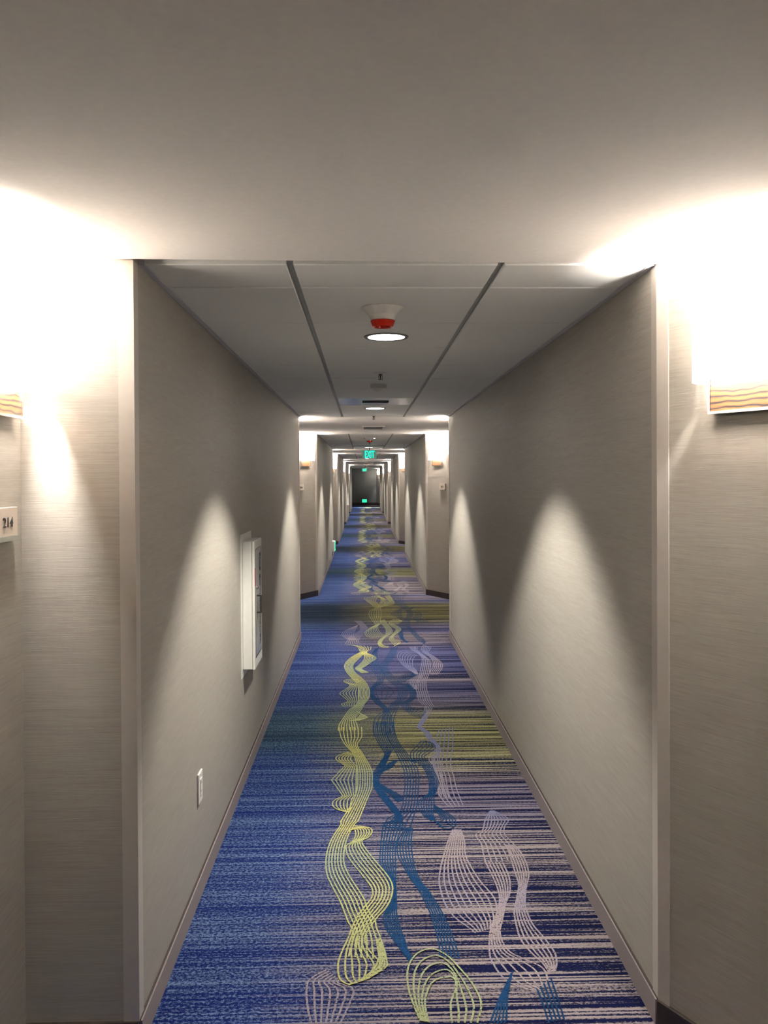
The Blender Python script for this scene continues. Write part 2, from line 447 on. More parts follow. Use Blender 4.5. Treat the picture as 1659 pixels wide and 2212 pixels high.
# ribbon stations on the floor: (left x, left y, right x, right y) in metres, one repeat of the carpet
RIBBONS = [
('yellow',7,[(0.148,11.221,0.222,11.281),(0.002,11.04,0.142,10.819),(0.02,10.796,0.164,10.555),(0.086,10.447,0.187,10.386),(0.133,10.174,0.243,10.274)]),
('yellow',6,[(0.149,11.285,0.201,11.154),(0.215,10.965,0.268,10.932),(0.209,10.667,0.293,10.721),(0.178,10.386,0.282,10.491),(0.133,10.174,0.199,10.17),(0.074,9.97,0.196,10.014),(0.05,9.724,0.194,9.716),(0.066,9.442,0.184,9.436),(0.104,9.132,0.175,9.193),(0.117,8.985,0.177,9.086)]),
('yellow',6,[(0.275,11.213,0.34,11.273),(0.298,10.899,0.364,10.895),(0.314,10.69,0.381,10.628),(0.254,10.382,0.356,10.431),(0.201,10.276,0.269,10.326)]),
('yellow',6,[(0.18,9.258,0.219,9.321),(0.184,9.086,0.249,9.04),(0.22,8.758,0.282,8.716),(0.221,8.529,0.279,8.526),(0.196,8.349,0.252,8.418),(0.144,8.143,0.2,8.243),(0.127,7.962,0.161,8.009),(0.151,7.802,0.184,7.863),(0.219,7.768,0.234,7.845)]),
('yellow',9,[(0.147,9.046,0.177,9.086),(0.057,8.807,0.137,8.882),(0.003,8.541,0.141,8.724),(0.02,8.358,0.165,8.495),(0.079,8.215,0.209,8.348)]),
('yellow',5,[(0.263,8.998,0.293,9.037),(0.308,8.833,0.347,8.911),(0.33,8.675,0.381,8.711),(0.295,8.488,0.345,8.523),(0.263,8.327,0.298,8.379),(0.241,8.172,0.285,8.204),(0.265,8.004,0.327,8.1),(0.286,7.874,0.343,8.0),(0.272,7.827,0.306,7.888)]),
('yellow',7,[(0.264,9.039,0.313,8.995),(0.275,9.166,0.351,9.034),(0.325,9.315,0.41,9.201),(0.363,9.313,0.417,9.266),(0.39,9.246,0.395,9.202)]),
('lilac',7,[(-0.112,9.274,-0.044,9.27),(-0.05,8.933,0.022,8.888),(-0.056,8.657,0.014,8.654),(-0.136,8.402,-0.028,8.433),(-0.16,8.228,-0.066,8.12),(-0.188,7.978,-0.046,7.987)]),
('lilac',7,[(-0.101,8.936,-0.073,9.016),(-0.184,8.741,-0.099,8.737),(-0.234,8.498,-0.117,8.474),(-0.202,8.299,-0.101,8.294),(-0.133,8.158,-0.06,8.154)]),
('blue',7,[(0.422,11.268,0.559,11.259),(0.36,11.049,0.499,10.948),(0.388,10.599,0.499,10.592),(0.428,10.317,0.528,10.311),(0.483,10.074,0.552,10.07),(0.504,9.845,0.564,9.792),(0.496,9.627,0.562,9.623),(0.47,9.419,0.531,9.416),(0.435,9.243,0.5,9.196),(0.379,8.991,0.478,8.945),(0.351,8.674,0.398,8.633),(0.345,8.449,0.39,8.447),(0.363,8.166,0.39,8.164),(0.407,7.996,0.429,8.044)]),
('blue',7,[(0.481,10.206,0.507,10.073),(0.389,9.977,0.444,9.948),(0.312,9.709,0.426,9.727),(0.369,9.471,0.427,9.56),(0.423,9.31,0.473,9.397)]),
('blue',6,[(0.453,8.865,0.483,8.903),(0.473,8.591,0.512,8.665),(0.499,8.333,0.542,8.366),(0.526,8.123,0.577,8.189),(0.569,7.939,0.59,8.003)]),
('blue',6,[(0.575,9.84,0.663,9.835),(0.595,9.645,0.665,9.641),(0.55,9.415,0.634,9.41),(0.577,9.235,0.624,9.276),(0.608,9.147,0.634,9.298),(0.694,9.099,0.708,9.184)]),
('blue',5,[(0.544,9.993,0.582,10.094),(0.569,10.148,0.616,10.251),(0.605,10.067,0.707,10.246)]),
('yellow',8,[(-0.182,7.94,0.058,7.829),(-0.076,7.836,0.053,7.695),(-0.044,7.625,0.033,7.64),(-0.024,7.532,0.018,7.548),(-0.005,7.424,0.077,7.42),(-0.002,7.32,0.098,7.298),(-0.02,7.187,0.06,7.183),(-0.048,7.059,0.016,7.04),(-0.079,6.936,-0.027,6.903),(-0.061,6.844,0.022,6.796),(-0.026,6.754,0.023,6.766)]),
('yellow',8,[(-0.044,7.57,0.002,7.549),(-0.131,7.327,-0.05,7.323),(-0.173,7.065,-0.099,7.077),(-0.158,6.849,-0.096,6.876),(-0.124,6.672,-0.067,6.727),(-0.085,6.505,-0.026,6.584),(-0.051,6.345,0.014,6.394),(-0.044,6.194,0.032,6.191),(-0.043,6.074,0.031,6.048),(-0.048,5.936,0.018,5.934),(-0.065,5.805,-0.006,5.824),(-0.11,5.681,-0.029,5.678),(-0.145,5.484,-0.067,5.481),(-0.168,5.336,-0.055,5.349),(-0.17,5.212,-0.043,5.224)]),
('yellow',7,[(-0.052,6.557,-0.032,6.502),(-0.145,6.548,-0.058,6.45),(-0.164,6.468,-0.071,6.398),(-0.115,6.374,-0.051,6.345),(-0.145,6.248,-0.05,6.244),(-0.186,6.128,-0.049,6.134),(-0.152,6.009,-0.049,6.028),(-0.126,5.906,-0.048,5.914),(-0.165,5.831,-0.059,5.848),(-0.146,5.766,-0.064,5.763)]),
('yellow',7,[(-0.058,5.638,-0.04,5.597),(-0.029,5.576,0.01,5.516),(-0.062,5.461,0.005,5.477),(-0.1,5.425,-0.045,5.423)]),
('blue',6,[(0.096,7.712,0.133,7.806),(0.059,7.457,0.11,7.562),(0.053,7.183,0.112,7.247),(0.058,6.929,0.128,6.956),(0.083,6.72,0.158,6.745),(0.1,6.55,0.147,6.548),(0.079,6.417,0.131,6.415),(0.035,6.24,0.077,6.288),(0.032,6.095,0.068,6.069),(0.06,5.932,0.096,5.953),(0.094,5.798,0.135,5.796),(0.126,5.691,0.161,5.69),(0.117,5.531,0.172,5.489),(0.107,5.342,0.167,5.34),(0.107,5.115,0.154,5.113)]),
('blue',6,[(0.247,7.78,0.307,7.816),(0.214,7.484,0.275,7.481),(0.154,7.178,0.22,7.175),(0.125,6.988,0.186,7.016),(0.151,6.745,0.207,6.772),(0.179,6.519,0.252,6.516),(0.22,6.384,0.286,6.407),(0.248,6.255,0.318,6.277),(0.249,6.132,0.317,6.129),(0.23,5.969,0.29,5.967),(0.189,5.837,0.249,5.857),(0.149,5.69,0.226,5.729),(0.101,5.591,0.202,5.566),(0.066,5.475,0.186,5.432),(0.05,5.308,0.178,5.285),(0.053,5.117,0.185,5.112)]),
('blue',6,[(0.272,6.382,0.338,6.405),(0.321,6.328,0.358,6.301),(0.332,6.177,0.376,6.175),(0.332,6.057,0.37,6.032),(0.307,5.943,0.349,5.941),(0.254,5.834,0.314,5.854),(0.27,5.685,0.319,5.725),(0.305,5.582,0.362,5.681),(0.345,5.501,0.405,5.638),(0.392,5.538,0.408,5.597)]),
('blue',7,[(0.256,6.462,0.308,6.459),(0.267,6.57,0.345,6.539),(0.321,6.708,0.409,6.647),(0.37,6.75,0.412,6.704),(0.39,6.734,0.35,6.622)]),
('blue',5,[(0.09,6.288,0.143,6.388),(0.038,6.142,0.213,6.183),(0.084,5.953,0.157,5.95)]),
('lilac',7,[(0.389,7.64,0.469,7.436),(0.325,7.588,0.433,7.333),(0.29,7.392,0.412,7.166),(0.307,7.171,0.404,6.974),(0.346,6.946,0.42,6.881),(0.416,6.704,0.431,6.732)]),
('lilac',6,[(0.422,7.81,0.493,7.807),(0.437,7.656,0.489,7.616),(0.482,7.507,0.534,7.397),(0.505,7.295,0.57,7.191),(0.477,7.002,0.552,6.967),(0.443,6.703,0.517,6.699),(0.415,6.481,0.48,6.478),(0.388,6.274,0.465,6.27),(0.388,6.078,0.465,6.075),(0.384,5.917,0.466,5.891),(0.41,5.784,0.479,5.76)]),
('lilac',6,[(0.562,7.882,0.627,7.8),(0.531,7.727,0.599,7.648),(0.537,7.54,0.575,7.538),(0.577,7.36,0.621,7.358),(0.589,7.157,0.659,7.121),(0.574,6.966,0.648,6.931),(0.54,6.815,0.613,6.782),(0.538,6.698,0.585,6.696)]),
('lilac',5,[(0.427,6.675,0.474,6.672),(0.365,6.538,0.44,6.562),(0.35,6.378,0.401,6.376),(0.366,6.225,0.391,6.224)]),
('lilac',5,[(0.42,5.762,0.464,5.718),(0.385,5.519,0.41,5.479),(0.331,5.278,0.352,5.278)]),
('lilac',5,[(0.331,5.278,0.353,5.295),(0.374,5.137,0.401,5.153),(0.376,5.05,0.412,5.031),(0.409,4.929,0.438,4.894),(0.404,4.799,0.438,4.782)]),
('yellow',7,[(-0.167,5.291,-0.024,5.285),(-0.15,5.089,-0.023,5.084),(-0.119,4.934,-0.049,4.931),(-0.074,4.787,-0.017,4.77),(-0.052,4.635,0.013,4.618),(-0.043,4.493,0.034,4.476),(-0.041,4.359,0.035,4.356),(-0.042,4.246,0.032,4.243),(-0.052,4.138,0.017,4.147),(-0.068,4.037,0.001,4.056),(-0.092,3.929,-0.016,3.948),(-0.115,3.828,-0.036,3.835),(-0.115,3.791,-0.054,3.789),(-0.147,3.66,-0.08,3.667),(-0.164,3.537,-0.093,3.543),(-0.166,3.414,-0.092,3.419),(-0.156,3.313,-0.076,3.333),(-0.132,3.218,-0.047,3.236),(-0.103,3.121,-0.011,3.124),(-0.081,3.03,0.007,3.033),(-0.065,2.956,0.03,2.964),(-0.05,2.908,0.035,2.917),(-0.046,2.857,0.048,2.848),(-0.054,2.792,0.057,2.777),(-0.059,2.74,0.063,2.715)]),
('yellow',6,[(-0.1,4.804,-0.074,4.772),(-0.156,4.744,-0.083,4.711),(-0.165,4.677,-0.083,4.666),(-0.121,4.595,-0.056,4.578),(-0.111,4.566,-0.046,4.535)]),
('yellow',7,[(-0.111,4.58,-0.049,4.549),(-0.145,4.47,-0.05,4.452),(-0.18,4.358,-0.05,4.353)]),
('yellow',7,[(-0.18,4.358,-0.05,4.353),(-0.145,4.244,-0.049,4.24),(-0.114,4.135,-0.05,4.15)]),
('yellow',6,[(-0.114,4.135,-0.057,4.15),(-0.157,4.074,-0.069,4.093),(-0.16,4.018,-0.073,4.037),(-0.14,3.974,-0.076,3.971),(-0.101,3.94,-0.08,3.929)]),
('blue',7,[(0.063,5.398,0.139,5.395),(0.052,5.207,0.129,5.222),(0.069,5.028,0.14,5.025),(0.098,4.86,0.162,4.873),(0.111,4.749,0.142,4.763),(0.088,4.644,0.118,4.628),(0.056,4.517,0.1,4.515),(0.037,4.422,0.074,4.394),(0.035,4.318,0.072,4.304),(0.052,4.218,0.089,4.216),(0.081,4.099,0.117,4.097),(0.109,3.997,0.148,3.984),(0.137,3.91,0.169,3.888),(0.134,3.838,0.17,3.807),(0.086,3.803,0.172,3.8),(0.07,3.661,0.141,3.649),(0.062,3.529,0.125,3.527),(0.058,3.414,0.122,3.403),(0.077,3.32,0.118,3.296),(0.096,3.217,0.115,3.216),(0.098,3.147,0.114,3.147),(0.084,3.068,0.113,3.067),(0.062,2.988,0.111,3.004),(0.07,2.91,0.12,2.908),(0.093,2.841,0.13,2.845),(0.115,2.781,0.136,2.791),(0.141,2.712,0.15,2.722)]),
('blue',6,[(0.133,5.395,0.186,5.393),(0.128,5.204,0.184,5.201),(0.15,4.99,0.198,4.988),(0.175,4.809,0.232,4.806),(0.194,4.655,0.265,4.652),(0.208,4.511,0.282,4.522),(0.208,4.363,0.281,4.36),(0.201,4.236,0.27,4.234),(0.188,4.106,0.259,4.103),(0.18,4.016,0.248,4.002),(0.159,3.93,0.23,3.907),(0.105,3.86,0.217,3.835),(0.09,3.761,0.199,3.738),(0.169,3.742,0.21,3.74),(0.14,3.613,0.198,3.611),(0.134,3.484,0.195,3.482),(0.152,3.386,0.199,3.361),(0.176,3.279,0.213,3.256),(0.202,3.185,0.236,3.184),(0.217,3.11,0.257,3.102),(0.233,3.012,0.278,3.005),(0.243,2.904,0.291,2.908),(0.247,2.808,0.301,2.823),(0.243,2.729,0.307,2.717)]),
('blue',7,[(0.259,4.637,0.332,4.679),(0.305,4.577,0.361,4.59),(0.326,4.465,0.372,4.463),(0.333,4.358,0.38,4.356),(0.329,4.256,0.373,4.254),(0.317,4.159,0.349,4.158),(0.271,4.08,0.338,4.089),(0.256,3.991,0.332,4.01),(0.271,3.895,0.319,3.914),(0.303,3.822,0.321,3.841)]),
('blue',6,[(0.258,4.623,0.337,4.679),(0.262,4.774,0.341,4.724),(0.287,4.852,0.376,4.785),(0.325,4.949,0.408,4.847),(0.339,4.991,0.411,4.912),(0.371,4.989,0.391,4.971)]),
('blue',6,[(0.332,4.01,0.325,3.935),(0.369,3.944,0.347,3.892),(0.408,3.869,0.351,3.85),(0.415,3.798,0.346,3.84),(0.394,3.74,0.334,3.841),(0.349,3.742,0.321,3.841),(0.316,3.831,0.306,3.852)]),
('blue',6,[(0.046,4.435,0.085,4.474),(0.086,4.516,0.135,4.528),(0.127,4.599,0.184,4.655),(0.169,4.656,0.219,4.639)]),
('blue',6,[(0.044,4.292,0.072,4.304),(0.089,4.216,0.134,4.202),(0.123,4.143,0.176,4.13),(0.159,4.05,0.182,4.072)]),
('lilac',5,[(0.468,5.226,0.557,5.26),(0.436,5.047,0.536,5.06),(0.409,4.863,0.518,4.891),(0.387,4.692,0.486,4.688),(0.379,4.518,0.469,4.528),(0.382,4.382,0.47,4.378),(0.375,4.254,0.465,4.251),(0.372,4.122,0.467,4.13),(0.403,3.985,0.473,3.994)]),
('lilac',5,[(0.359,4.693,0.434,4.846),(0.362,4.547,0.414,4.573),(0.368,4.28,0.41,4.278),(0.368,4.122,0.415,4.097)]),
('lilac',9,[(0.393,3.727,0.429,3.726),(0.36,3.608,0.431,3.606),(0.328,3.472,0.42,3.485),(0.304,3.36,0.428,3.372),(0.288,3.248,0.448,3.25),(0.288,3.164,0.466,3.185),(0.295,3.07,0.483,3.116),(0.319,2.981,0.484,3.057),(0.362,2.908,0.473,2.969),(0.382,2.872,0.453,2.905)]),
('lilac',8,[(0.594,3.932,0.611,3.931),(0.551,3.81,0.663,3.836),(0.53,3.722,0.632,3.747),(0.49,3.667,0.619,3.672),(0.501,3.577,0.638,3.58),(0.497,3.491,0.657,3.493),(0.495,3.401,0.661,3.419)]),
('lilac',6,[(0.493,3.417,0.565,3.398),(0.504,3.292,0.569,3.283),(0.509,3.191,0.561,3.203),(0.505,3.115,0.542,3.121),(0.489,3.037,0.522,3.075),(0.457,2.952,0.491,2.963),(0.433,2.876,0.468,2.881),(0.418,2.799,0.466,2.808),(0.412,2.751,0.483,2.749),(0.411,2.711,0.525,2.707),(0.428,2.627,0.57,2.659),(0.461,2.573,0.572,2.596),(0.528,2.537,0.554,2.562)]),
('lilac',6,[(0.608,3.564,0.645,3.554),(0.604,3.413,0.661,3.419),(0.6,3.289,0.652,3.295),(0.597,3.216,0.627,3.208),(0.581,3.146,0.607,3.132),(0.558,3.067,0.591,3.06),(0.541,3.004,0.588,3.009),(0.533,2.925,0.592,2.917),(0.531,2.828,0.613,2.836),(0.551,2.747,0.629,2.744),(0.576,2.686,0.622,2.685),(0.586,2.635,0.606,2.639)]),
('yellow',7,[(-0.081,3.713,-0.058,3.779),(-0.053,3.741,0.011,3.757),(-0.045,3.684,0.028,3.714),(-0.052,3.638,0.011,3.654),(-0.06,3.612,-0.017,3.619),(-0.086,3.56,-0.007,3.557),(-0.069,3.45,0.039,3.422),(-0.016,3.308,0.086,3.293),(0.022,3.198,0.102,3.21),(0.02,3.123,0.094,3.121),(-0.006,3.059,0.07,3.043),(-0.032,2.991,0.039,2.982),(-0.05,2.92,0.013,2.918),(-0.064,2.846,-0.006,2.85),(-0.081,2.777,0.006,2.779),(-0.093,2.7,0.044,2.704),(-0.085,2.618,0.038,2.667),(-0.053,2.584,0.005,2.615)]),
('yellow',5,[(0.037,2.843,0.048,2.843),(0.045,2.772,0.06,2.772),(0.038,2.714,0.066,2.708),(0.021,2.663,0.062,2.676),(-0.022,2.607,0.005,2.619),(-0.058,2.586,-0.048,2.59)]),
('yellow',5,[(0.156,2.407,0.18,2.399),(0.139,2.493,0.176,2.492),(0.129,2.576,0.198,2.574),(0.135,2.673,0.225,2.607),(0.168,2.748,0.25,2.615),(0.22,2.776,0.274,2.613),(0.267,2.735,0.283,2.579),(0.303,2.658,0.271,2.537),(0.334,2.569,0.255,2.489),(0.345,2.478,0.249,2.434),(0.321,2.392,0.248,2.394)]),
('lilac',7,[(-0.13,2.673,-0.085,2.618),(-0.181,2.621,-0.09,2.6),(-0.187,2.561,-0.042,2.565),(-0.176,2.471,-0.056,2.483),(-0.162,2.408,-0.079,2.405)]),
('blue',5,[(0.446,2.591,0.469,2.644),(0.406,2.508,0.431,2.516),(0.368,2.415,0.41,2.414),(0.36,2.391,0.399,2.389)]),
('blue',5,[(0.529,2.546,0.584,2.604),(0.531,2.48,0.582,2.502),(0.53,2.385,0.578,2.401)]),
]

# ------------------------------------------------------------------ floor
bm = bmesh.new()
box(bm, -3.0, 2.6, Y_BACK, Y_END + 0.3, -0.1, 0.0)
floor = struct('floor', bm, M['carpet'], 'blue striped carpet with winding ribbon pattern')

def catmull(p0, p1, p2, p3, t):
    t2, t3 = t * t, t * t * t
    return 0.5 * ((2 * p1) + (p2 - p0) * t + (2 * p0 - 5 * p1 + 4 * p2 - p3) * t2 + (3 * p1 - p0 - 3 * p2 + p3) * t3)

def ribbon_mesh(colour, width=0.0062, sub=6):
    verts, faces = [], []
    order = [r for c in ('lilac', 'blue', 'yellow') for r in RIBBONS if r[0] == c]
    for rank, (col, n, st) in enumerate(order):
        if col != colour:
            continue
        for k in range(n):
            f = k / (n - 1)
            ctrl = [Vector((s[0] * (1 - f) + s[2] * f, s[1] * (1 - f) + s[3] * f)) for s in st]
            path = []
            for i in range(len(ctrl) - 1):
                p0 = ctrl[max(0, i - 1)]
                p3 = ctrl[min(len(ctrl) - 1, i + 2)]
                for j in range(sub):
                    path.append(catmull(p0, ctrl[i], ctrl[i + 1], p3, j / sub))
            path.append(ctrl[-1])
            base = len(verts)
            m = len(path)
            for i, q in enumerate(path):
                d = path[min(m - 1, i + 1)] - path[max(0, i - 1)]
                if d.length < 1e-7:
                    d = Vector((0, 1))
                d.normalize()
                nn = Vector((-d.y, d.x)) * ((width if colour != 'blue' else 0.0056) / 2)
                z = 0.0005 + 0.000008 * (rank * 9 + k)
                verts += [(q.x + nn.x, q.y + nn.y, z), (q.x - nn.x, q.y - nn.y, z)]
            for i in range(m - 1):
                a = base + 2 * i
                faces.append((a, a + 1, a + 3, a + 2))
    me = bpy.data.meshes.new(colour + '_ribbon_lines')
    me.from_pydata(verts, [], faces)
    me.materials.append(M[colour])
    me.update()
    return me

for colour, lab in (('yellow', 'winding pale yellow line ribbons in the carpet'),
                    ('blue', 'winding teal blue line ribbons in the carpet'),
                    ('lilac', 'winding pinkish lilac line ribbons in the carpet')):
    me = ribbon_mesh(colour)
    for k in range(-1, NSEC):
        o = link(bpy.data.objects.new(colour + '_ribbon_lines', me), floor)
        o.location = (0, PITCH_Y * k, 0)
        o['kind'] = 'stuff'
        o['label'] = lab

# ------------------------------------------------------------------ walls
def sec_start(k, side):
    if k == 0:
        return 2.325 if side < 0 else 2.371
    return SEC[k][0]

WALL_TOP = 2.30
def wx(side):
    return XL if side < 0 else XR

for side, nm in ((-1, 'wall_left'), (1, 'wall_right')):
    w = wx(side)
    for k in range(NSEC):
        ys, ye = sec_start(k, side), SEC[k][1]
        far = w + side * DEPTH
        out = w + side * (DEPTH + 0.25)
        pts = [(w, ys), (w, ye)]
        if k == NSEC - 1:
            if side > 0:
                pts += [(far, ye + HALF), (out, ye + HALF)]
            else:
                pts += [(-3.0, ye)]
                out = -3.0
        else:
            pts += [(far, ye + HALF), (out, ye + HALF)]
        if k == 0 and side < 0:
            pts += [(out, ys)]
        else:
            pts += [(out, ys - HALF), (far, ys - HALF)]
        bm = bmesh.new()
        prism(bm, pts, 0.0, WALL_TOP)
        struct(nm, bm, M['wall'], 'beige grey wallpapered wall, %s stretch on the %s' % (ORD[k], 'left' if side < 0 else 'right'))
# behind and beside the camera
bm = bmesh.new()
prism(bm, [(XR, Y_BACK), (XR, -0.73), (XR + DEPTH, -0.73 + HALF), (XR + DEPTH + 0.25, -0.73 + HALF), (XR + DEPTH + 0.25, Y_BACK)], 0, WALL_TOP)
struct('wall_right', bm, M['wall'], 'wallpapered wall on the right behind the viewpoint')
XA = -0.952                                   # square recess on the near left
bm = bmesh.new()
prism(bm, [(XL, Y_BACK), (XL, -0.73), (XA, -0.73), (XA, 2.325), (XA - 0.25, 2.325), (XA - 0.25, Y_BACK)], 0, WALL_TOP)
struct('wall_left', bm, M['wall'], 'beige grey wall of the recess by the room 214 sign')
bm = bmesh.new()
box(bm, XL - 0.6, XR + 1.2, Y_BACK - 0.2, Y_BACK, 0, WALL_TOP)  # unseen closing wall, added to hold light in the corridor
struct('wall_back_added', bm, M['wall'], 'unseen wallpapered wall added behind the viewpoint to keep light in')
# far end
bm = bmesh.new()
box(bm, -3.0, 2.6, Y_END, Y_END + 0.2, 0, WALL_TOP)
struct('wall_end', bm, M['endwall'], 'dim wall closing the far end of the corridor')
bm = bmesh.new()
prism(bm, [(0.74, Y_END), (XR + DEPTH, SEC[4][1] + HALF), (2.6, SEC[4][1] + HALF), (2.6, Y_END)], 0, WALL_TOP)
struct('wall_right', bm, M['wall'], 'slanted wall at the far end lit by a sconce')
bm = bmesh.new()
box(bm, -3.2, -3.0, SEC[4][1], Y_END, 0, WALL_TOP)
struct('wall_left', bm, M['wall'], 'left wall of the space at the far end')

# ------------------------------------------------------------------ ceilings
def soffit(pts, lab):
    bm = bmesh.new()
    prism(bm, pts, CEIL, WALL_TOP)
    return struct('ceiling', bm, M['soffit'], lab)

soffit([(XL, -0.73), (XR, -0.73), (XR + DEPTH, -0.73 + HALF), (XR, 2.371), (XL, 2.325), (XA, 2.325), (XA, -0.73)],
       'smooth drywall ceiling over the nearest recess')
for k in range(NSEC - 1):
    ye, ys = SEC[k][1], SEC[k + 1][0]
    soffit([(XL, ye), (XR, ye), (XR + DEPTH, ye + HALF), (XR, ys), (XL, ys), (XL - DEPTH, ye + HALF)],
           'smooth drywall ceiling over the %s doorway recess' % ORD[k + 1])
ye = SEC[4][1]
soffit([(XL, ye), (XR, ye), (XR + DEPTH, ye + HALF), (0.74, Y_END), (-3.0, Y_END), (-3.0, ye)], 'drywall ceiling at the far end')
soffit([(XL, Y_BACK), (XR, Y_BACK), (XR, -0.73), (XL, -0.73)], 'ceiling behind the viewpoint')

TEE = (-0.209, 0.400)
PT = 0.607
JOINT0 = 2.668
tile_cache = {}
def tile_mesh(w, l):
    key = (round(w, 3), round(l, 3))
    if key not in tile_cache:
        bm = bmesh.new()
        box(bm, -w / 2, w / 2, -l / 2, l / 2, 0, 0.015)
        es = [e for e in bm.edges if all(v.co.z < 1e-6 for v in e.verts)]
        bmesh.ops.bevel(bm, geom=es, offset=0.003, segments=1, affect='EDGES')
        bmesh.ops.recalc_face_normals(bm, faces=bm.faces[:])
        me = bpy.data.meshes.new('ceiling_tile')
        bm.to_mesh(me)
        bm.free()
        me.materials.append(M['tile'])
        tile_cache[key] = me
    return tile_cache[key]

for k in range(NSEC):
    off = PITCH_Y * k
    ys, ye = SEC[k]
    y_in = ys + 0.013 if k == 0 else ys
    bm = bmesh.new()
    if k == 0:
        prism(bm, [(XL, 2.325), (XR, 2.371), (XR, ye), (XL, ye)], CEIL + 0.016, WALL_TOP)
    else:
        box(bm, XL, XR, ys, ye, CEIL + 0.016, WALL_TOP)
    ceil = struct('ceiling', bm, M['tee'], 'grey tiled grid ceiling, %s stretch' % ORD[k])
    g = 0.010
    cols = [(XL + 0.018, TEE[0] - g), (TEE[0] + g, TEE[1] - g), (TEE[1] + g, XR - 0.018)]
    ystops = [y_in + 0.012] + [JOINT0 + off + PT * i for i in range(10)] + [ye - 0.002]
    ystops = [y for y in ystops if y <= ye]
    for i in range(len(ystops) - 1):
        y0, y1 = ystops[i], ystops[i + 1]
        gap0 = 0.006 if i == 1 else 0.0012
        gap1 = 0.006 if i == 0 else 0.0012
        for ci, (x0, x1) in enumerate(cols):
            if ci == 1 and i == 7:
                continue                                    # the air diffuser sits here
            o = link(bpy.data.objects.new('ceiling_tile', tile_mesh(x1 - x0, (y1 - gap1) - (y0 + gap0))), ceil)
            o.location = ((x0 + x1) / 2, (y0 + gap0 + y1 - gap1) / 2, CEIL)
    for x in TEE:
        bm = bmesh.new()
        box(bm, x - g + 0.001, x + g - 0.001, y_in + 0.012, ye - 0.002, CEIL + 0.009, CEIL + 0.0155)
        obj('grid_tee', bm, M['tee'], ceil)
    bm = bmesh.new()
    box(bm, TEE[0] + g, TEE[1] - g, JOINT0 + off - 0.006, JOINT0 + off + 0.006, CEIL + 0.004, CEIL + 0.0155)
    obj('cross_tee', bm, M['soffit'], ceil)
    for x0, x1 in ((XL + 0.001, XL + 0.018), (XR - 0.018, XR - 0.001)):
        bm = bmesh.new()
        box(bm, x0, x1, y_in + 0.012, ye - 0.002, CEIL - 0.002, CEIL + 0.0155)
        obj('wall_angle', bm, M['angle'], ceil)

# ------------------------------------------------------------------ baseboards and corner guards
ntrim = [0]
def guard(corner, d1, n1, d2, n2, where):
    """vertical L guard on an outside corner; d = leg direction along each wall, n = that wall's normal"""
    ntrim[0] += 1
    t = 0.0035
    c = Vector(corner)
    d1, d2, n1, n2 = map(Vector, (d1, d2, n1, n2))
    # mitre point outside the corner
    A = Matrix(((n1.x, n1.y), (n2.x, n2.y)))
    mo = A.inverted() @ Vector((t, t))
    o = c + mo
    pts = [c + d1 * 0.042, c, c + d2 * 0.040, c + d2 * 0.040 + n2 * t, o, c + d1 * 0.042 + n1 * t]
    bm = bmesh.new()
    prism(bm, [tuple(p) for p in pts], BASE_H, CEIL - 0.004)
    struct('trim_%d' % ntrim[0], bm, M['guard'], 'pale vertical corner guard at ' + where)

for side, nm in ((-1, 'baseboard_left'), (1, 'baseboard_right')):
    w = wx(side)
    n_in = (-side, 0.0)
    for k in range(NSEC):
        ys, ye = sec_start(k, side), SEC[k][1]
        bm = bmesh.new()
        bar(bm, (w, ys + 0.0), (w, ye), n_in, 0.0, 0.011, 0.0, BASE_H)
        b = struct(nm, bm, M['felt'], 'grey carpet base along the %s corridor wall, %s stretch' % ('left' if side < 0 else 'right', ORD[k]))
        bm = bmesh.new()
        bar(bm, (w, ys + 0.0), (w, ye), n_in, 0.0, 0.006, BASE_H, BASE_H + 0.004)
        obj('cap_line', bm, M['darkgap'], b)
        # slanted recess walls: towards the camera at the section start, away from it at the end
        for end in (0, 1):
            if end == 0:
                if k == 0 and side < 0:
                    continue
                p0, d = Vector((w, ys)), Vector((side * DX, -DY))
                n2 = Vector((-side * DY, -DX))
            else:
                if k == NSEC - 1 and side < 0:
                    continue
                p0, d = Vector((w, ye)), Vector((side * DX, DY))
                n2 = Vector((-side * DY, DX))
            runs = ((0.002, 0.56), (1.60, 1.775)) if k < NSEC else ((0.002, 1.775),)
            for a, e in runs:
                bm = bmesh.new()
                bar(bm, p0 + d * a, p0 + d * e, n2, 0.0, 0.011, 0.0, BASE_H)
                struct(nm, bm, M['darkwood'], 'dark brown baseboard on the %s slanted wall at the %s of the %s stretch' % ('left' if side < 0 else 'right', ('start', 'end')[end], ORD[k]))
            dcor = (0, 1) if end == 0 else (0, -1)
            guard((w, ys if end == 0 else ye), dcor, n_in, tuple(d), tuple(n2),
                  'the %s of the %s stretch of the %s wall' % (('start', 'end')[end], ORD[k], 'left' if side < 0 else 'right'))
guard((XL, 2.325), (0, 1), (1, 0), (-1, 0), (0, -1), 'the left corner nearest the 214 sign')
guard((XL, SEC[4][1]), (0, -1), (1, 0), (-1, 0), (0, 1), 'the far end of the left wall')
bm = bmesh.new()
box(bm, XA, XL - 0.002, 2.314, 2.325, 0, BASE_H)
struct('baseboard_left', bm, M['darkwood'], 'dark baseboard on the return wall right of the 214 sign')
bm = bmesh.new()
box(bm, XA, XA + 0.011, 1.25, 2.313, 0, BASE_H)
struct('baseboard_left', bm, M['darkwood'], 'dark baseboard below the 214 sign')
bm = bmesh.new()
box(bm, -2.99, 0.735, Y_END - 0.014, Y_END, 0, 0.17)
struct('baseboard_end', bm, M['darkwood'], 'dark baseboard at the far end wall')
pa, pb = Vector((0.74, Y_END)), Vector((XR + DEPTH, SEC[4][1] + HALF))
de = (pb - pa).normalized()
